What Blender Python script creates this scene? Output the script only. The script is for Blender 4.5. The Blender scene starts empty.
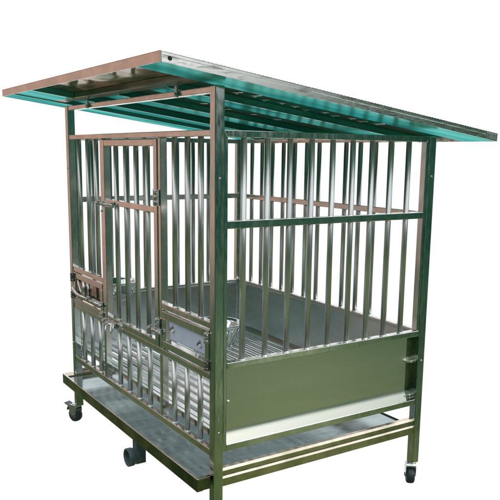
import bpy, bmesh, math, random
from mathutils import Vector, Matrix
random.seed(7)
R = math.radians
sc = bpy.context.scene
col = sc.collection

# ------------------------------------------------------------------ materials
def new_mat(name):
    m = bpy.data.materials.new(name); m.use_nodes = True
    nt = m.node_tree; nt.nodes.clear()
    out = nt.nodes.new('ShaderNodeOutputMaterial')
    b = nt.nodes.new('ShaderNodeBsdfPrincipled')
    nt.links.new(b.outputs[0], out.inputs[0])
    return m, nt, b

def metal(name, c1, c2, r1, r2, scale=9.0, stretch=(1, 1, 1), metallic=1.0, bump=0.0, bscale=30, fac=(.35, .65), wob=0.0):
    """sheet / tube steel: two slightly different base tones in cloudy patches, uneven polish, fine brushing"""
    m, nt, b = new_mat(name); N = nt.nodes.new; L = nt.links.new
    tc = N('ShaderNodeTexCoord'); mp = N('ShaderNodeMapping'); mp.inputs['Scale'].default_value = stretch
    L(tc.outputs['Object'], mp.inputs[0])
    n = N('ShaderNodeTexNoise'); n.inputs['Scale'].default_value = scale; n.inputs['Detail'].default_value = 6
    n.inputs['Roughness'].default_value = .62
    L(mp.outputs[0], n.inputs['Vector'])
    cr = N('ShaderNodeMapRange'); cr.inputs[1].default_value = fac[0]; cr.inputs[2].default_value = fac[1]
    cr.interpolation_type = 'SMOOTHSTEP'
    L(n.outputs['Fac'], cr.inputs[0])
    mx = N('ShaderNodeMix'); mx.data_type = 'RGBA'
    mx.inputs[6].default_value = (*c1, 1); mx.inputs[7].default_value = (*c2, 1)
    L(cr.outputs[0], mx.inputs[0]); L(mx.outputs[2], b.inputs['Base Color'])
    n2 = N('ShaderNodeTexNoise'); n2.inputs['Scale'].default_value = scale * 5; n2.inputs['Detail'].default_value = 4
    L(mp.outputs[0], n2.inputs['Vector'])
    rr = N('ShaderNodeMapRange'); rr.inputs[1].default_value = .3; rr.inputs[2].default_value = .7
    rr.inputs[3].default_value = r1; rr.inputs[4].default_value = r2
    L(n2.outputs['Fac'], rr.inputs[0]); L(rr.outputs[0], b.inputs['Roughness'])
    b.inputs['Metallic'].default_value = metallic
    h = None
    if bump:
        n3 = N('ShaderNodeTexNoise'); n3.inputs['Scale'].default_value = bscale; n3.inputs['Detail'].default_value = 3
        L(mp.outputs[0], n3.inputs['Vector'])
        bp = N('ShaderNodeBump'); bp.inputs['Strength'].default_value = bump; bp.inputs['Distance'].default_value = .002
        L(n3.outputs['Fac'], bp.inputs['Height']); L(bp.outputs[0], b.inputs['Normal']); h = bp
    if wob:
        n4 = N('ShaderNodeTexNoise'); n4.inputs['Scale'].default_value = 5; n4.inputs['Detail'].default_value = 1
        L(tc.outputs['Object'], n4.inputs['Vector'])
        b2 = N('ShaderNodeBump'); b2.inputs['Strength'].default_value = wob; b2.inputs['Distance'].default_value = .02
        L(n4.outputs['Fac'], b2.inputs['Height'])
        if h: L(b2.outputs[0], h.inputs['Normal'])
        else: L(b2.outputs[0], b.inputs['Normal'])
    return m

def sheen_tint(name, c1, c2, r1, r2, scale, stretch, dif=.35, wob=.2, wscale=5):
    """coloured protective film on sheet steel: a tinted sheen that keeps its colour at flat angles"""
    m = bpy.data.materials.new(name); m.use_nodes = True
    nt = m.node_tree; nt.nodes.clear(); N = nt.nodes.new; L = nt.links.new
    out = N('ShaderNodeOutputMaterial'); mx = N('ShaderNodeMixShader'); g = N('ShaderNodeBsdfGlossy'); d = N('ShaderNodeBsdfDiffuse')
    tc = N('ShaderNodeTexCoord'); mp = N('ShaderNodeMapping'); mp.inputs['Scale'].default_value = stretch
    L(tc.outputs['Object'], mp.inputs[0])
    n = N('ShaderNodeTexNoise'); n.inputs['Scale'].default_value = scale; n.inputs['Detail'].default_value = 6
    L(mp.outputs[0], n.inputs['Vector'])
    cr = N('ShaderNodeMapRange'); cr.inputs[1].default_value = .38; cr.inputs[2].default_value = .62; cr.interpolation_type = 'SMOOTHSTEP'
    L(n.outputs['Fac'], cr.inputs[0])
    c = N('ShaderNodeMix'); c.data_type = 'RGBA'; c.inputs[6].default_value = (*c1, 1); c.inputs[7].default_value = (*c2, 1)
    L(cr.outputs[0], c.inputs[0]); L(c.outputs[2], g.inputs['Color']); L(c.outputs[2], d.inputs['Color'])
    rr = N('ShaderNodeMapRange'); rr.inputs[3].default_value = r1; rr.inputs[4].default_value = r2
    L(n.outputs['Fac'], rr.inputs[0]); L(rr.outputs[0], g.inputs['Roughness'])
    n4 = N('ShaderNodeTexNoise'); n4.inputs['Scale'].default_value = wscale; n4.inputs['Detail'].default_value = 1
    L(tc.outputs['Object'], n4.inputs['Vector'])
    b2 = N('ShaderNodeBump'); b2.inputs['Strength'].default_value = wob; b2.inputs['Distance'].default_value = .02
    L(n4.outputs['Fac'], b2.inputs['Height']); L(b2.outputs[0], g.inputs['Normal'])
    mx.inputs[0].default_value = dif; L(g.outputs[0], mx.inputs[1]); L(d.outputs[0], mx.inputs[2]); L(mx.outputs[0], out.inputs[0])
    return m

M = {}
M['tube'] = metal('steel_tube', (.80, .83, .79), (.58, .66, .64), .08, .22, 18, (1.4, 1.4, .35), bump=.06, bscale=70, wob=.14)
M['tube_rail'] = metal('steel_rail', (.86, .85, .82), (.70, .72, .69), .10, .22, 12, bump=.06, bscale=60, wob=.12)
M['bar'] = metal('steel_bar', (.66, .69, .68), (.52, .55, .54), .30, .40, 10, (1, 1, .25), bump=.04)
M['panel'] = metal('satin_sheet', (.90, .90, .78), (.86, .87, .76), .27, .31, 3, (1, .6, 5), bump=.03, bscale=200)
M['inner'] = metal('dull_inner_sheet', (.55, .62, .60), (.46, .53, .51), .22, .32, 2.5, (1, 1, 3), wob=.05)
M['floor'] = metal('slat_steel', (.90, .93, .94), (.82, .86, .87), .16, .22, 8)
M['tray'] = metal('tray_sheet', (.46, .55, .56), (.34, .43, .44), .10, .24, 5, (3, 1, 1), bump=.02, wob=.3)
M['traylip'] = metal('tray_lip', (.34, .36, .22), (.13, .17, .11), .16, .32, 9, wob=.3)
M['angle'] = metal('runner_steel', (.86, .74, .62), (.58, .54, .42), .10, .2, 10, wob=.1)
M['fascia'] = metal('galvanised_trim', (.90, .88, .86), (.52, .52, .48), .16, .30, 40, (1, .35, 2.5), fac=(.5, .62))
M['film'] = sheen_tint('teal_film', (.20, .76, .71), (.05, .46, .44), .14, .30, 4, (2.5, .5, 1))  # teal reflection of the roof underside put into the colour
M['filmmid'] = sheen_tint('teal_film_mid', (.13, .60, .56), (.04, .38, .35), .12, .26, 5, (3, .5, 1), dif=.5)  # same teal reflection painted darker for the inner joists
M['filmdark'] = sheen_tint('teal_film_dark', (.04, .28, .23), (.10, .17, .12), .08, .22, 11, (1.4, .8, 1), wob=.3, dif=.55)  # dark mirrored tones between the joists put into the colour
M['filmedge'] = sheen_tint('film_edge', (.75, 1, 1), (.45, .85, .85), .10, .2, 20, (1, .4, 1))  # white highlight along the joist edges, painted as colour
M['roofgrey'] = sheen_tint('bare_roof_sheet', (.62, .55, .49), (.30, .33, .24), .04, .10, 8, (.7, 2.2, 1), dif=.2, wob=.45, wscale=4)  # brown-grey mirrored tone of the front overhang put into the colour
M['purlin'] = sheen_tint('purlin_steel', (.55, .51, .46), (.30, .37, .33), .10, .2, 10, (.5, 1, 1), dif=.25)
M['latch'] = metal('zinc_fitting', (.82, .84, .85), (.60, .63, .65), .22, .4, 60, bump=.15, bscale=150)
M['darkfit'] = metal('dark_fitting', (.45, .46, .46), (.22, .22, .225), .25, .4, 60)
M['bowl'] = metal('bowl_steel', (.82, .86, .86), (.66, .74, .75), .10, .2, 30)
M['weld'] = metal('weld', (.8, .84, .84), (.5, .52, .52), .25, .5, 120, bump=.5, bscale=200)
M['plate'] = metal('film_plate', (.66, .76, .98), (.58, .69, .93), .30, .42, 10, metallic=.1)  # pale blue sky reflection put into the plate colour
M['brownplate'] = metal('polished_plate', (.62, .50, .42), (.40, .30, .24), .08, .2, 18, (3, 1, .6), wob=.8)  # brown reflection put into the plate colour
M['rubber'] = metal('rubber', (.035, .05, .055), (.018, .028, .032), .5, .7, 40, metallic=0, bump=.3, bscale=80)
M['hub'] = metal('caster_hub', (.16, .18, .20), (.09, .11, .13), .4, .55, 40, metallic=.2)
M['pvc'] = metal('grey_pvc', (.075, .115, .13), (.055, .085, .10), .4, .5, 20, metallic=0)
M['hole'] = metal('dark_hole', (.012, .012, .012), (.01, .01, .01), .6, .8, 20, metallic=0)

# ------------------------------------------------------------------ mesh helpers
def shear(v):                                   # roof-local (x, y, height over roof underside) -> place
    return Vector((v[0], v[1], 1.1382 - .13201 * (v[1] + .16422) + v[2]))

class MB:
    def __init__(s, f=None): s.bm = bmesh.new(); s.f = f or (lambda v: Vector(v)); s.mi = 0
    def _done(s, faces):
        for f in faces: f.material_index = s.mi
    def box(s, x0, x1, y0, y1, z0, z1):
        v = [s.bm.verts.new(s.f((x, y, z))) for x in (x0, x1) for y in (y0, y1) for z in (z0, z1)]
        q = [(0, 1, 3, 2), (4, 6, 7, 5), (0, 4, 5, 1), (2, 3, 7, 6), (0, 2, 6, 4), (1, 5, 7, 3)]
        s._done([s.bm.faces.new([v[i] for i in a]) for a in q]); return s
    def tube(s, pts, r, n=16, cap=True, closed=False):
        pts = [Vector(p) for p in pts]; rings = []
        for i, p in enumerate(pts):
            if closed: d = pts[(i + 1) % len(pts)] - pts[i - 1]
            else: d = (pts[min(i + 1, len(pts) - 1)] - pts[max(i - 1, 0)])
            d.normalize()
            a = d.orthogonal().normalized() if abs(d.z) > .98 else d.cross(Vector((0, 0, 1))).normalized()
            b = d.cross(a)
            rr = r[i] if isinstance(r, (list, tuple)) else r
            rings.append([s.bm.verts.new(s.f(p + rr * (math.cos(t) * a + math.sin(t) * b))) for t in [2 * math.pi * k / n for k in range(n)]])
        fs = []
        m = len(rings)
        for i in range(m if closed else m - 1):
            A, B = rings[i], rings[(i + 1) % m]
            for k in range(n): f = s.bm.faces.new((A[k], A[(k + 1) % n], B[(k + 1) % n], B[k])); f.smooth = True; fs.append(f)
        if cap and not closed:
            fs.append(s.bm.faces.new(rings[0][::-1])); fs.append(s.bm.faces.new(rings[-1]))
        s._done(fs); return s
    def lathe(s, prof, n=48, M4=None):
        M4 = M4 or Matrix.Identity(4); rings = []
        for r, z in prof:
            rings.append([s.bm.verts.new(s.f(M4 @ Vector((max(r, 1e-5) * math.cos(t), max(r, 1e-5) * math.sin(t), z)))) for t in [2 * math.pi * k / n for k in range(n)]])
        fs = []
        for A, B in zip(rings, rings[1:]):
            for k in range(n): f = s.bm.faces.new((A[k], A[(k + 1) % n], B[(k + 1) % n], B[k])); f.smooth = True; fs.append(f)
        s._done(fs); return s
    def prism(s, prof, axis, a0, a1, smooth=False):     # closed 2-D outline swept along an axis
        def P(u, v, a): return {'x': (a, u, v), 'y': (u, a, v), 'z': (u, v, a)}[axis]
        A = [s.bm.verts.new(s.f(P(u, v, a0))) for u, v in prof]; B = [s.bm.verts.new(s.f(P(u, v, a1))) for u, v in prof]
        n = len(prof); fs = []
        for k in range(n):
            f = s.bm.faces.new((A[k], A[(k + 1) % n], B[(k + 1) % n], B[k])); f.smooth = smooth; fs.append(f)
        e = [s.bm.faces.new(A[::-1]), s.bm.faces.new(B)]
        s._done(fs + e); return s
    def build(s, name, mat, parent=None, bevel=.0012, label=None):
        bmesh.ops.recalc_face_normals(s.bm, faces=s.bm.faces)
        me = bpy.data.meshes.new(name); s.bm.to_mesh(me); s.bm.free()
        for m in (mat if isinstance(mat, (list, tuple)) else [mat]): me.materials.append(M[m])
        o = bpy.data.objects.new(name, me); col.objects.link(o)
        if parent is not None:
            o.parent = parent
            if parent.type == 'EMPTY': o.location = -parent.location
        if bevel:
            b = o.modifiers.new('bevel', 'BEVEL'); b.width = bevel; b.segments = 2; b.limit_method = 'ANGLE'; b.angle_limit = R(50)
            b.harden_normals = False
        if label: o['label'] = label
        return o

def bar(name, x, y, z0, z1, parent, r=.0073, mat='bar', bead=True):
    z = [z0, z1]
    m = MB().tube([(x, y, z0), (x, y, z1)], r, 20)
    if bead:
        m.mi = 1
        k = random.uniform(.8, 1.15); m.tube([(x, y, z0 - .001), (x, y, z0 + .0016), (x, y, z0 + .0036)], [r + .0022 * k, r + .0018 * k, r * .99], 14)
    return m.build(name, [mat, 'weld'] if bead else mat, parent, bevel=0)

# ------------------------------------------------------------------ the kennel
cage = bpy.data.objects.new('dog_cage', None); col.objects.link(cage)
cage.location = (.5, .35, 0); cage.empty_display_size = .2
cage['label'] = 'tall stainless steel barred dog cage on casters with a sloping flat roof'
cage['category'] = 'dog cage'

T = .025; W = 1.0; D = .70
zF, zB = 1.108, 1.0125
for x, y, zt in ((0, 0, zF), (W - T, 0, zF), (0, D - T, zB), (W - T, D - T, zB)):
    m = MB(); m.box(x, x + T, y, y + T, .066, zt)
    p = m.build('corner_post', 'tube', cage, .0022)
    xo = x + T if x > .5 else x
    for z in ((.30, .905) if y < .1 else (.905, .38)):          # small rivets on the outer faces
        b = MB()
        if x > .5: b.tube([(xo - .001, y + .5 * T, z), (xo + .0022, y + .5 * T, z)], [.0032, .0022], 12)
        else: b.tube([(x + .012, y + .001, z), (x + .012, y - .0022, z)], [.0032, .0022], 12)
        b.build('rivet', 'latch', p, 0)

ya, yb = .0025, .0225
fb = MB().box(T, W - T, ya, yb, 1.0930, 1.1070).build('front_beam', 'tube_rail', cage, .0018)
for x in (.215, .815):
    MB().box(x - .006, x + .006, -.0035, ya - .0003, 1.091, 1.128).box(x - .006, x + .006, -.0035, .012, 1.128, 1.1305).tube([(x, -.004, 1.0985), (x, -.0075, 1.0985)], .004, 12).build('hanger_bracket', 'latch', fb, .0008)

def rail(x0, x1, y0, y1, z0, z1, name='rail', mat='tube_rail', parent=None):
    return MB().box(x0, x1, y0, y1, z0, z1).build(name, mat, parent if parent is not None else cage, .0016)

# ---- front frame
rail(T, W - T, ya, yb, .998, 1.013, 'front_rail')
rail(T, W - T, ya, yb, .4270, .4430, 'front_rail')
rail(T, W - T, ya, yb, .2330, .2520, 'front_rail')
for x0 in (.2975, .7005): 
    rail(x0, x0 + .0145, ya, yb, .4430, .998, 'door_jamb')
    rail(x0, x0 + .0145, ya, yb, .252, .4270, 'door_jamb')
rail(T, .2975, ya, yb, .5560, .5720, 'front_rail')
rail(.715, W - T, ya, yb, .5530, .5680, 'front_rail')
yc = .0125
LX = (.092, .170, .243); DX = (.403, .474, .545, .618); RX = (.777, .846, .912)
for x in LX:
    bar('bar', x, yc, .5715, .9985, cage)
for x in RX: bar('bar', x, yc, .5675, .9985, cage)
for x in LX + DX + (.768, .840, .909): bar('bar', x, yc, .2515, .4275, cage)

# ---- door
dx0, dx1 = .3145, .6985
door = MB().box(dx0, dx0 + .021, 0.0, .0215, .4445, .9955).build('door', 'tube_rail', cage, .0016)
def dpart(n, *b): return MB().box(*b).build(n, 'tube_rail', door, .0016)
dpart('door_stile', dx1 - .021, dx1, 0.0, .0215, .4445, .9955)
dpart('door_rail', dx0 + .021, dx1 - .021, .0008, .0208, .9765, .9950)
dpart('door_rail', dx0 + .021, dx1 - .021, .0008, .0208, .4450, .4600)
dpart('door_rail', dx0 + .021, dx1 - .021, .0008, .0208, .8040, .8200)
for x in DX: bar('bar', x, yc - .001, .4600, .9765, door)
def hinge(parent, x, z, h=.04, wd=.026, mat='latch'):
    m = MB(); m.box(x - wd / 2, x - .0035, -.0045, -.0004, z - h / 2, z + h / 2).box(x + .0035, x + wd / 2, -.0045, -.0004, z - h / 2, z + h / 2)
    k = h / 3
    for i in range(3): m.tube([(x, -.0055, z - h / 2 + i * k + .0006), (x, -.0055, z - h / 2 + (i + 1) * k - .0006)], .0045, 14)
    for s in (-1, 1):
        for t in (-1, 1): m.tube([(x + s * wd * .33, -.0042, z + t * h * .28), (x + s * wd * .33, -.0062, z + t * h * .28)], [.0030, .0018], 10)
    return m.build('hinge', mat, parent, .0006)
hinge(door, .698, .845, .042, .030)
hinge(door, .698, .505, .036, .028)

def bolt_latch(parent, xa, xb, z, knob=-1, name='slide_bolt', y=-.0068):
    """barrel bolt: base plate on the moving side, two saddles, a round bolt with a turned-down knob, keeper on the fixed side"""
    L_ = xb - xa; m = MB()
    m.box(xa + L_ * .36, xb, -.0030, -.0004, z - .0085, z + .0085)
    m.box(xa, xa + L_ * .20, -.0030, -.0004, z - .0085, z + .0085)
    for t in (.42, .92, .10):
        xc = xa + L_ * t
        prof = [(-.0031, z - .0070), (-.0100, z - .0055), (-.0120, z), (-.0100, z + .0055), (-.0031, z + .0070)]
        m.prism(prof, 'x', xc - .0045, xc + .0045)
    o = m.build(name, 'latch', parent, .0008)
    MB().tube([(xa + .004, y, z), (xb + .004, y, z)], .0034, 16).build('bolt_rod', 'bowl', None, 0).parent = o
    return o
l = bolt_latch(door, .275, .412, .806)
MB().tube([(.355, -.0068, .806), (.357, -.016, .800), (.360, -.018, .790), (.360, -.018, .784)], [.003, .003, .0035, .0045], 14).build('latch_knob', 'latch', door, 0)
l = bolt_latch(door, .308, .405, .4400)
MB().tube([(.365, -.0068, .440), (.368, -.018, .434), (.370, -.020, .424), (.370, -.020, .416)], [.003, .003, .004, .005], 14).build('latch_knob', 'latch', door, 0)
MB().tube([(.400, -.012, .450), (.400, -.016, .430), (.406, -.017, .422), (.414, -.016, .430), (.414, -.012, .448)], .0026, 10).build('latch_ring', 'bowl', door, 0)

# ---- feeder doors with bowl rings
def feeder(x0, x1, z0, z1, plate, mat, label):
    f = MB()
    t = .019; y0, y1 = .0004, .0195
    f.box(x0, x1, y0, y1, z1 - t, z1).box(x0, x1, y0, y1, z0, z0 + t)
    f.box(x0, x0 + t, y0 + .0002, y1 - .0002, z0 + t, z1 - t).box(x1 - t, x1, y0 + .0002, y1 - .0002, z0 + t, z1 - t)
    fd = f.build('feeder_door', 'tube_rail', cage, .0014, label)
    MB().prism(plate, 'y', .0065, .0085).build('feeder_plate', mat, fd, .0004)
    return fd
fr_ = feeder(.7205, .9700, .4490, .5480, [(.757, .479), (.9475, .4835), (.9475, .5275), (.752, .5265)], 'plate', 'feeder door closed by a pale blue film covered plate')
for px, pz in ((.772, .508), (.917, .5015)):
    s = MB(); s.tube([(px - .007, .0062, pz + .001), (px - .001, .002, pz)], [.0045, .004], 10).tube([(px + .001, .0062, pz - .004), (px + .008, .0015, pz - .001)], [.0035, .0042], 10)
    s.tube([(px, .0062, pz + .008), (px + .004, .002, pz + .006)], [.003, .0028], 10)
    s.build('plate_clip', 'darkfit', fr_, 0)
hinge(fr_, .9665, .530, .026, .020, 'latch'); hinge(fr_, .9665, .462, .024, .020, 'darkfit')
bolt_latch(fr_, .650, .722, .4900)

fl_ = feeder(.0285, .2950, .4450, .5530, [(.052, .466), (.2745, .466), (.2745, .5335), (.052, .5335)], 'brownplate', 'feeder door closed by a bare polished plate')
s = MB()
s.box(.232, .246, .0050, .0064, .494, .532)
s.build('plate_slot', 'hole', fl_, 0)
for pts, rr in (([(.072, .004, .531), (.078, .001, .52), (.094, .001, .50), (.106, .004, .482)], .0035), ([(.125, .004, .532), (.125, .002, .51), (.126, .004, .478)], .0062), ([(.165, .004, .532), (.166, .003, .51), (.165, .004, .478)], .0035)):
    MB().tube(pts, rr, 12).build('plate_clip', 'latch', fl_, 0)
bolt_latch(fl_, .165, .302, .4850)
hinge(fl_, .0285, .535, .030, .022, 'darkfit'); hinge(fl_, .0285, .475, .026, .022, 'darkfit')
MB().tube([(.035, -.004, .500), (.060, -.009, .495), (.085, -.010, .487), (.120, -.008, .484), (.165, -.0068, .485)], [.004, .0055, .005, .0045, .0034], 12).build('latch_arm', 'latch', fl_, 0)
hinge(fl_, .290, .452, .016, .020)

RB = .064
def ring(parent, cx, cy, z):
    m = MB(); n = 40
    m.tube([(cx + (RB - .004) * math.cos(2 * math.pi * k / n), cy + (RB - .004) * math.sin(2 * math.pi * k / n), z) for k in range(n)], .0028, 10, closed=True)
    m.tube([(cx + (RB - .024) * math.cos(2 * math.pi * k / n), cy + (RB - .024) * math.sin(2 * math.pi * k / n), z - .054) for k in range(n)], .0024, 10, closed=True)
    for k in range(12):
        a = 2 * math.pi * k / 12 + .2; a2 = a + .26
        m.tube([(cx + (RB - .003) * math.cos(a), cy + (RB - .003) * math.sin(a), z), (cx + (RB - .010) * math.cos(a), cy + (RB - .010) * math.sin(a), z - .028), (cx + (RB - .024) * math.cos(a2), cy + (RB - .024) * math.sin(a2), z - .054)], .0021, 8)
    for sx in (-.03, .03):
        m.tube([(cx + sx, cy - math.sqrt((RB - .004) ** 2 - sx * sx), z), (cx + sx, .0195, z)], .0026, 10)
    m.build('bowl_ring', 'bowl', parent, 0)
def bowl(cx, cy, z, label):
    r = RB
    prof = [(.0005, -.040), (r - .030, -.040), (r - .024, -.037), (r - .010, -.004), (r - .0045, .0035), (r + .004, .0045), (r + .0085, .0030), (r + .0085, .0010), (r + .004, .0024), (r - .003, .0018), (r - .008, -.006), (r - .0225, -.0385), (r - .029, -.042), (.0005, -.042)]
    o = MB().lathe(prof, 64).build('feeding_bowl', 'bowl', None, 0)
    o.location = (cx, cy, z + .0026)
    o['label'] = label; o['category'] = 'bowl'; o['group'] = 'steel bowls behind the feeder doors'
BL_, BR_ = (.165, .108), (.828, .106)
ring(fl_, *BL_, .528); ring(fr_, *BR_, .520)
bowl(*BL_, .528, 'steel feeding bowl seen through the barred door, behind the left feeder hatch')
bowl(*BR_, .520, 'steel feeding bowl in a wire ring just behind the nearest corner post')

# ---- side frames (right side is the one seen from outside)
NB = [.0836 + .0656 * k for k in range(9)]
def side(right):
    X = (lambda a, b: (W - b, W - a)) if right else (lambda a, b: (a, b))
    xa, xb = X(.0025, .0225); xi = W - .0125 if right else .0125
    f = MB()
    # mitred upper frame: two stiles and a top rail
    def pr(pts): f.prism(pts, 'x', xa, xb)
    y0, y1, s, zt = T + .0003, D - T - .0003, .010, 1.0125
    pr([(y0, .2475), (y0 + s, .2475), (y0 + s, zt - .0155), (y0, zt)])
    if not right: pr([(y1 - s, .2475), (y1, .2475), (y1, zt), (y1 - s, zt - .0155)])
    else: pr([(y1 - s, .4705), (y1, .4705), (y1, zt), (y1 - s, zt - .0155)])
    pr([(y0 + .0004, zt), (y0 + s + .0004, zt - .0155), (y1 - s - .0004, zt - .0155), (y1 - .0004, zt)])
    fr = f.build('side_frame', 'tube', cage, .0014)
    ys0, ys1 = y0 + s, y1 - (0 if right else s)
    MB().box(xa, xb, ys0, y1 - s, .7895, .8080).build('side_rail', 'tube_rail', fr, .0016)
    MB().box(xa, xb, ys0, ys1, .4535, .4700).build('side_rail', 'tube_rail', fr, .0016)
    MB().box(xa, xb, ys0, ys1, .2475, .2650).build('side_rail', 'tube_rail', fr, .0016)
    for y in NB: bar('bar', xi, y, .4695, .9975, fr)
    return fr
sr = side(True); sl = side(False)
# outer skirt panel: flat satin sheet; flared lower edge shaped in to reflect a white band
def skirt():
    m = MB(); n = 60; ys = (.0365, .641)
    prof = []
    prof.append((.9850, .4530))
    prof.append((.9850, .3300))
    xx = .9850; zp = .3300
    for k in range(1, n + 1):
        z = .3300 - k / n * (.3300 - .2653); q = min(1, max(0, (.3030 - z) / .021)); q = q * q * (3 - 2 * q)
        xx += (.40 * q) * (zp - z); zp = z
        prof.append((xx, z))
    back = [(x - .0014, z) for x, z in prof][::-1]
    full = prof + back
    m.prism(full, 'y', *ys)
    o = m.build('skirt_panel', 'panel', cage, 0)
    e = MB().box(.960, .9835, .6415, .6428, .267, .452)
    e.box(.9780, .9800, .6432, .6745, .267, .452)  # backing strip added; darkness of the gap put into its colour
    
    e.build('panel_fold', 'traylip', o, 0)
    for z in (.381, .281):
        c = MB(); c.box(.972, .9955, .6385, .6740, z - .003, z + .003).tube([(.9955, .652, z), (.999, .652, z)], [.0045, .003], 12)
        c.build('panel_hook', 'bowl', o, .0006)
    r_ = MB().tube([(.990, .0425, .372), (.9975, .0425, .372)], [.0045, .003], 12); r_.build('rivet', 'bowl', o, 0)
skirt()
# inner solid lining of left and back walls, folded top edges
def lining():
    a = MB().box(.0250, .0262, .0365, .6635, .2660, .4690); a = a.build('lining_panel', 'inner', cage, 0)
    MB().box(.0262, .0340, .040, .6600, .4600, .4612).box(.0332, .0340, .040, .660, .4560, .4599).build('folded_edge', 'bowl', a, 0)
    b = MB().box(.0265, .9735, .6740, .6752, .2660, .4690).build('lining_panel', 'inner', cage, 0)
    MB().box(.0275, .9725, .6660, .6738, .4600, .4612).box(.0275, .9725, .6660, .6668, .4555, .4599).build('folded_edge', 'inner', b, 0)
lining()
# back frame
bk = rail(T, W - T, D - .0225, D - .0025, .9980, 1.0125, 'back_rail')
for z0, z1 in ((.790, .8075), (.4535, .4700), (.2475, .2650)): rail(T, W - T, D - .0225, D - .0025, z0, z1, 'back_rail')
for k in range(13): bar('bar', .0925 + .0679 * k, D - .0125, .4695, .9985, cage)

# ---- slatted floor
f = MB(); pitch = .0312; y = .040
while y < .655:
    dz = random.uniform(-.0004, .0004)
    f.prism([(y, .2770 + dz), (y + .0012, .2826 + dz), (y + .0030, .2836 + dz), (y + .0165, .2836 + dz), (y + .0183, .2826 + dz), (y + .0195, .2770 + dz)], 'x', .0405, .9595)
    y += pitch
fg = f.build('slatted_floor', 'floor', cage, 0)
g = MB().box(.0275, .0400, .0265, .6720, .2665, .2850).build('floor_edge', 'floor', fg)
g = MB().box(.9600, .9760, .0265, .6720, .2665, .2850).build('floor_edge', 'floor', fg)
g = MB().box(.0403, .9597, .0265, .0375, .2665, .2845).build('floor_edge', 'floor', fg)

# ---- pull-out tray, runners, drain
ty0, ty1 = -.040, .672
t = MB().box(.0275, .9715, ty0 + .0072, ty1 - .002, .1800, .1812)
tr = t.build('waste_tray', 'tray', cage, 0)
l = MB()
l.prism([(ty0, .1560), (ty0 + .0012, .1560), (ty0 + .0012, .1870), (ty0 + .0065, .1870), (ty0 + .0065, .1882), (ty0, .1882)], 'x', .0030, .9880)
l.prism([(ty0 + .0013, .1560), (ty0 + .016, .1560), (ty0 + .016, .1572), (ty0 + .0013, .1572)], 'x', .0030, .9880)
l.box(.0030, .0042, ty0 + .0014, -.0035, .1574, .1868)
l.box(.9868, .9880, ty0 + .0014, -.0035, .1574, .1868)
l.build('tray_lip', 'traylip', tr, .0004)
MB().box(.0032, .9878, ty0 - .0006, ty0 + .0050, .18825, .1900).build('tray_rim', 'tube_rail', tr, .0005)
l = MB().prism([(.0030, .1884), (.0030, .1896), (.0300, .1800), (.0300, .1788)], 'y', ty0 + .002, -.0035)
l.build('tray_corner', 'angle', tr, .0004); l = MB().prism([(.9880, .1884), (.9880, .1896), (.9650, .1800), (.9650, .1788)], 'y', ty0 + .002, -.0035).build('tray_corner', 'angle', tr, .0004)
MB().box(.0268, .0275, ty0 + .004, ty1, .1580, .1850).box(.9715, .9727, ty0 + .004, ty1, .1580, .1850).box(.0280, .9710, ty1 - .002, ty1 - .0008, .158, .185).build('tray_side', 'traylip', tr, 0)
# drain spout
px = .605; 
dp = MB()
dp.box(px - .014, px + .012, -.034, -.004, .0830, .1555)
Mx = Matrix.Translation((px, -.010, .1050)) @ Matrix.Rotation(R(90), 4, 'X')
dp.lathe([(.0200, .010), (.0235, .020), (.0235, .030), (.0262, .032), (.0262, .048), (.0205, .048), (.0195, .044), (.0195, .026), (.0001, .026)], 40, Mx)
dp.build('drain_spout', 'pvc', tr, .0012)
for xs in ((.9790, .9975), (.0025, .0210)):
    out = xs[1] if xs[0] > .5 else xs[0]; s = 1 if xs[0] > .5 else -1
    i = xs[0] if xs[0] > .5 else xs[1]
    prof = [(out, .1590), (out, .1790), (out - s * .004, .1835), (out - s * .001, .1880), (out - s * .001, .1985), (out - s * .006, .2040), (i, .2040), (i, .2015), (out - s * .008, .2015), (out - s * .004, .1975), (out - s * .004, .1890), (out - s * .007, .1835), (out - s * .003, .1780), (out - s * .003, .1610), (i, .1610), (i, .1590)]
    MB().prism(prof, 'y', T + .0003, D - T - .0003).build('tray_runner', 'angle', cage, .0005)

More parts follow.
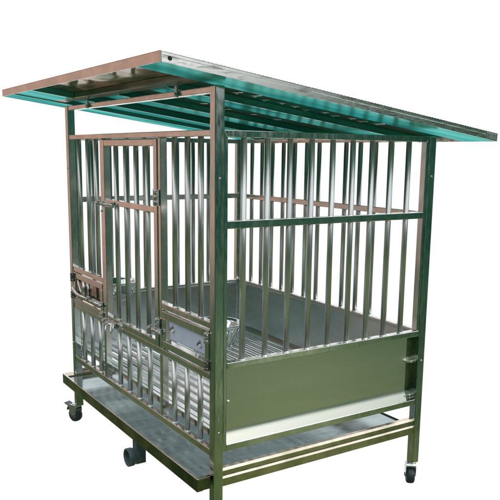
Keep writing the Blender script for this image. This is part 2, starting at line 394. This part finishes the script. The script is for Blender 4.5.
# ---- casters
def caster(cx, cy, rot, brake):
    c = MB(); Mt = Matrix.Translation((cx, cy, 0)) @ Matrix.Rotation(rot, 4, 'Z')
    c.f = lambda v: Mt @ Vector(v)
    c.tube([(0, 0, .060), (0, 0, .0672)], .011, 20)
    c.prism([(-.019, .0555), (-.019, .0610), (-.010, .0640), (.012, .0640), (.017, .0600), (.017, .0555)], 'y', -.0150, .0150)
    for s in (-1, 1):
        y0, y1 = (s * .0130, s * .0150)
        c.prism([(-.019, .0554), (.017, .0554), (.018, .040), (.004, .020), (-.006, .020), (-.015, .030)], 'y', min(y0, y1), max(y0, y1))
    fk = c.build('caster', 'latch', cage, .0008)
    w = MB(lambda v: Mt @ Vector(v))
    Wm = Matrix.Translation((0, 0, .0262)) @ Matrix.Rotation(R(90), 4, 'X')
    w.lathe([(.006, -.0115), (.0175, -.0115), (.0215, -.0118), (.0248, -.0095), (.0262, -.004), (.0262, .004), (.0248, .0095), (.0215, .0118), (.0175, .0115), (.006, .0115)], 40, Wm)
    w.build('wheel', 'rubber', fk, 0)
    h = MB(lambda v: Mt @ Vector(v))
    h.lathe([(.0001, -.0165), (.0055, -.0165), (.006, -.0125), (.013, -.0123), (.0150, -.0105), (.0150, .0105), (.013, .0123), (.006, .0125), (.0055, .0165), (.0001, .0165)], 28, Wm)
    h.build('hub', 'hub', fk, 0)
    if brake:
        b = MB(lambda v: Mt @ Vector(v))
        b.prism([(-.046, .0630), (-.042, .0655), (-.018, .0590), (.016, .0500), (.020, .0440), (.014, .0440), (-.020, .0530)], 'y', -.0125, .0125)
        b.prism([(-.020, .0570), (-.024, .0520), (-.026, .0420), (-.022, .0420)], 'y', -.0180, .0180)
        b.build('brake_pedal', 'hub', fk, .0012)
caster(-.010, .006, R(24), True)
caster(W - .014, D - .018, R(-38), False)
caster(W - .0125, .0125, R(20), True)
caster(.0125, D - .0125, R(10), False)

# ---- roof
X0, X1, Y0, Y1 = -.1396, 1.0680, -.1642, .8650
r = MB(shear); hh = .0165
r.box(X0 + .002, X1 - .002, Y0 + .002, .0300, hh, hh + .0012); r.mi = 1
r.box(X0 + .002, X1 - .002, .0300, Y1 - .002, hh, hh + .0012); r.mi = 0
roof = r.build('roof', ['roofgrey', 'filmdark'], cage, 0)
# ribbed top sheet
m = MB(shear); n = 980
A = []
for k in range(n + 1):
    yy = Y0 - .001 + (Y1 - Y0 + .002) * k / n
    ph = (yy * 95) % 1.0
    h = .0210 + .0009 * (.5 - .5 * math.cos(2 * math.pi * ph))
    A.append([m.bm.verts.new(shear((x, yy, h))) for x in (X0 - .001, X1 + .001)] + [m.bm.verts.new(shear((x, yy, .0202))) for x in (X0 - .001, X1 + .001)])
for P, Q in zip(A, A[1:]):
    for a, b in ((0, 1), (1, 3), (3, 2), (2, 0)): m.bm.faces.new((P[a], P[b], Q[b], Q[a]))
m.bm.faces.new((A[0][0], A[0][1], A[0][3], A[0][2])); m.bm.faces.new((A[-1][0], A[-1][2], A[-1][3], A[-1][1]))
m.build('ribbed_sheet', 'fascia', roof, 0)
# edge trims: outer face with a shallow rolled groove
MB(shear).box(X0, X1 - .0002, Y0 - .0010, Y0 + .0012, -.0003, .0214).build('roof_trim', 'tube_rail', roof, .0008)
MB(shear).box(X0, X1, Y1 - .0012, Y1 + .001, 0, .0210).build('roof_trim', 'fascia', roof, .0008)
for X, s in ((X1, 1), (X0, -1)):
    prof = [(X, 0), (X, .0125), (X - s * .0010, .0130), (X - s * .0010, .0136), (X, .0141), (X, .0200), (X - s * .003, .0200), (X - s * .003, 0)]
    MB(shear).prism(prof, 'y', Y0 + .0014, Y1 - .0014).build('roof_trim', 'fascia', roof, .0005)
bolt = MB(shear).tube([(X1 - .001, Y0 + .020, .0100), (X1 + .0012, Y0 + .020, .0100)], .0045, 16).build('roof_bolt', 'hole', roof, 0)
MB(shear).box(X1 + .0002, X1 + .0012, Y1 - .045, Y1 - .004, .003, .0185).build('roof_clip', 'latch', roof, .0006)
# joists running front to back, with painted teal reflection and a painted edge glint
def joist(x0, x1, y0=Y0 + .0020, y1=Y1 - .002, bright=True, mat='filmmid'):
    m = MB(shear); z1 = hh - .0004
    m.box(x0, x1, y0, y1, .0004, z1); m.mi = 1
    if bright: m.box(x1 - .0055, x1 + .0022, y0, y1, -.0022, .0002)
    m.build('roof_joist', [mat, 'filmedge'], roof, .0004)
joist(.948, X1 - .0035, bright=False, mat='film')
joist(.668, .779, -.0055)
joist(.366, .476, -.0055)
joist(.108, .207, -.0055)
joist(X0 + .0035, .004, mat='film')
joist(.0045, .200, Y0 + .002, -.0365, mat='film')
MB(shear).box(.0050, .9470, -.0360, -.0060, .0006, hh - .0004).build('roof_purlin', 'purlin', roof, .0008)
for k in range(11):                             # small slanting strips in a row between two joists
    x, y = .800 + random.uniform(-.006, .03), .15 + .047 * k; l_ = random.uniform(.02, .045)
    MB(shear).prism([(x, y), (x + l_, y + .010), (x + l_ * .9, y + .017), (x + l_ * .3, y + .016), (x - .008, y + .026), (x - .012, y + .020), (x + .004, y + .008)], 'z', hh - .0022, hh - .0006).build('film_scrap', 'fascia', roof, 0)
for k in range(4):
    x, y = .50 + random.uniform(0, .03), .22 + .09 * k
    MB(shear).prism([(x, y), (x + .03, y + .008), (x + .026, y + .016), (x - .006, y + .012)], 'z', hh - .0022, hh - .0006).build('film_scrap', 'fascia', roof, 0)

# ------------------------------------------------------------------ world: a garden around a bright white backdrop
sun_az, sun_el = R(24), R(56)
wd = bpy.data.worlds.new('World'); sc.world = wd; wd.use_nodes = True
nt = wd.node_tree; nt.nodes.clear(); N = nt.nodes.new; L = nt.links.new
out = N('ShaderNodeOutputWorld')
tc = N('ShaderNodeTexCoord'); sp = N('ShaderNodeSeparateXYZ'); L(tc.outputs['Generated'], sp.inputs[0])
def math_(op, a, b=None, c=None):
    n = N('ShaderNodeMath'); n.operation = op
    for i, v in enumerate((a, b, c)):
        if v is None: continue
        if isinstance(v, (int, float)): n.inputs[i].default_value = v
        else: L(v, n.inputs[i])
    return n.outputs[0]
def step(v, lo, hi, a=0., b=1.):
    n = N('ShaderNodeMapRange'); n.interpolation_type = 'SMOOTHSTEP'; L(v, n.inputs[0])
    for i, q in enumerate((lo, hi, a, b)): n.inputs[i + 1].default_value = q
    return n.outputs[0]
def mixc(f, a, b):
    n = N('ShaderNodeMix'); n.data_type = 'RGBA'; L(f, n.inputs[0])
    for i, v in ((6, a), (7, b)):
        if isinstance(v, tuple): n.inputs[i].default_value = (*v, 1)
        else: L(v, n.inputs[i])
    return n.outputs[2]
def noise(scale, det=5, vec=None, rough=.6):
    n = N('ShaderNodeTexNoise'); n.inputs['Scale'].default_value = scale; n.inputs['Detail'].default_value = det; n.inputs['Roughness'].default_value = rough
    L(vec or tc.outputs['Generated'], n.inputs['Vector']); return n.outputs['Fac']
az = math_('MULTIPLY', math_('ARCTAN2', sp.outputs[0], sp.outputs[1]), 57.29578)
el = math_('MULTIPLY', math_('ARCSINE', sp.outputs[2]), 57.29578)
n1 = noise(6); n2 = noise(28, 6, rough=.7); n3 = noise(2.2, 3)
grass = mixc(step(n2, .35, .65), (.040, .072, .018), (.145, .205, .06))
grass = mixc(step(n1, .4, .62), grass, (.31, .35, .18))
trees = mixc(step(n2, .38, .66), (.004, .028, .022), (.04, .15, .095))
trees = mixc(step(n1, .50, .70), trees, (.12, .22, .15))
brown = mixc(step(n2, .3, .7), (.48, .27, .205), (.68, .43, .34))
brown = mixc(step(n1, .46, .64, 0., .8), brown, (.56, .45, .385))
bm_ = math_('MULTIPLY', step(az, -170, -150), step(az, -92, -98))
bm_ = math_('MULTIPLY', bm_, step(math_('ADD', el, math_('MULTIPLY', n1, 6)), -10.5, -4))
glint_spot = math_('MULTIPLY', math_('MULTIPLY', step(az, 46, 53), step(az, 62, 56)), math_('MULTIPLY', step(el, -25, -18), step(el, -9, -13)))  # bright patch added to unseen grass for a highlight on the skirt panel

side = math_('MAXIMUM', step(az, 50, 42), step(az, 57, 62)); side = math_('MULTIPLY', side, step(az, 0, 15)); side = math_('MULTIPLY', side, step(el, -27, -21)); grass = mixc(math_('MULTIPLY', side, .9), grass, (.022, .052, .014))  # unseen grass darkened either side, added for contrast in the panel reflection
grass = mixc(glint_spot, grass, (.46, .54, .32))
dim = step(az, -60, -90, 1., .55); dn = N('ShaderNodeVectorMath'); dn.operation = 'SCALE'; L(grass, dn.inputs[0]); L(dim, dn.inputs['Scale']); grass = dn.outputs[0]
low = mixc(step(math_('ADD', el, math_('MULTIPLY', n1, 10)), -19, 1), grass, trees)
low = mixc(bm_, low, brown)
top = step(math_('SUBTRACT', el, math_('MULTIPLY', math_('SUBTRACT', n3, .5), 30)), 11, 17)
gap = math_('MULTIPLY', step(az, 47, 60), step(el, 4.6, 5.6)); gap = math_('MULTIPLY', gap, step(az, 95, 85))
top = math_('MAXIMUM', top, gap)
top = math_('MULTIPLY', top, math_('SUBTRACT', 1.0, math_('MULTIPLY', step(el, 34, 26), step(az, -88, -92))))
sky = N('ShaderNodeTexSky'); sky.sky_type = 'NISHITA'; sky.sun_disc = False; sky.sun_elevation = sun_el; sky.sun_rotation = sun_az
bS = N('ShaderNodeBackground'); L(sky.outputs[0], bS.inputs[0]); bS.inputs[1].default_value = .11
bC = N('ShaderNodeBackground'); bC.inputs[0].default_value = (.95, .98, 1, 1); bC.inputs[1].default_value = 1.3
cl = N('ShaderNodeMixShader'); L(step(n3, .30, .45, .5, 1.), cl.inputs[0]); L(bS.outputs[0], cl.inputs[1]); L(bC.outputs[0], cl.inputs[2])
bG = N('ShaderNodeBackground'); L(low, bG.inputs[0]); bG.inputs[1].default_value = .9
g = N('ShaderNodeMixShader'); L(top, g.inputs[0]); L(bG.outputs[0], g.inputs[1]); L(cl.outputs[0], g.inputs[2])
bW = N('ShaderNodeBackground'); bW.inputs[0].default_value = (1, 1, 1, 1); bW.inputs[1].default_value = 1.02
wm = math_('MULTIPLY', step(az, -95, -90), step(az, 12, -8))
wm = math_('MULTIPLY', wm, step(el, -46, -38))
f_ = N('ShaderNodeMixShader'); L(wm, f_.inputs[0]); L(g.outputs[0], f_.inputs[1]); L(bW.outputs[0], f_.inputs[2])
L(f_.outputs[0], out.inputs[0])

sun = bpy.data.lights.new('sun', 'SUN'); sun.energy = 2.2; sun.angle = R(.5); sun.color = (1, .96, .89)
so = bpy.data.objects.new('sun', sun); col.objects.link(so)
d = Vector((math.sin(sun_az) * math.cos(sun_el), math.cos(sun_az) * math.cos(sun_el), math.sin(sun_el)))
so.rotation_euler = d.to_track_quat('Z', 'Y').to_euler(); so.location = d * 5

# ------------------------------------------------------------------ camera
cam = bpy.data.cameras.new('camera'); co = bpy.data.objects.new('camera', cam); col.objects.link(co); sc.camera = co
yaw, pitch_, roll = R(-56.80989), R(-10.395896), R(.74601)
F = Vector((math.sin(yaw) * math.cos(pitch_), math.cos(yaw) * math.cos(pitch_), math.sin(pitch_)))
Rt = Vector((math.cos(yaw), -math.sin(yaw), 0)); U = Rt.cross(F)
R2 = math.cos(roll) * Rt + math.sin(roll) * U; U2 = -math.sin(roll) * Rt + math.cos(roll) * U
mt = Matrix((R2, U2, -F)).transposed().to_4x4(); mt.translation = (2.4113326, -.8175706, .96205293)
co.matrix_world = mt
cam.sensor_width = 36; cam.lens = 720.607 / 500 * 36
cam.shift_x = -3.2559 / 500; cam.shift_y = 35.2718 / 500
cam.clip_start = .02; cam.clip_end = 500

sc.view_settings.view_transform = 'Standard'; sc.view_settings.look = 'None'; sc.view_settings.exposure = 0; sc.view_settings.gamma = 1
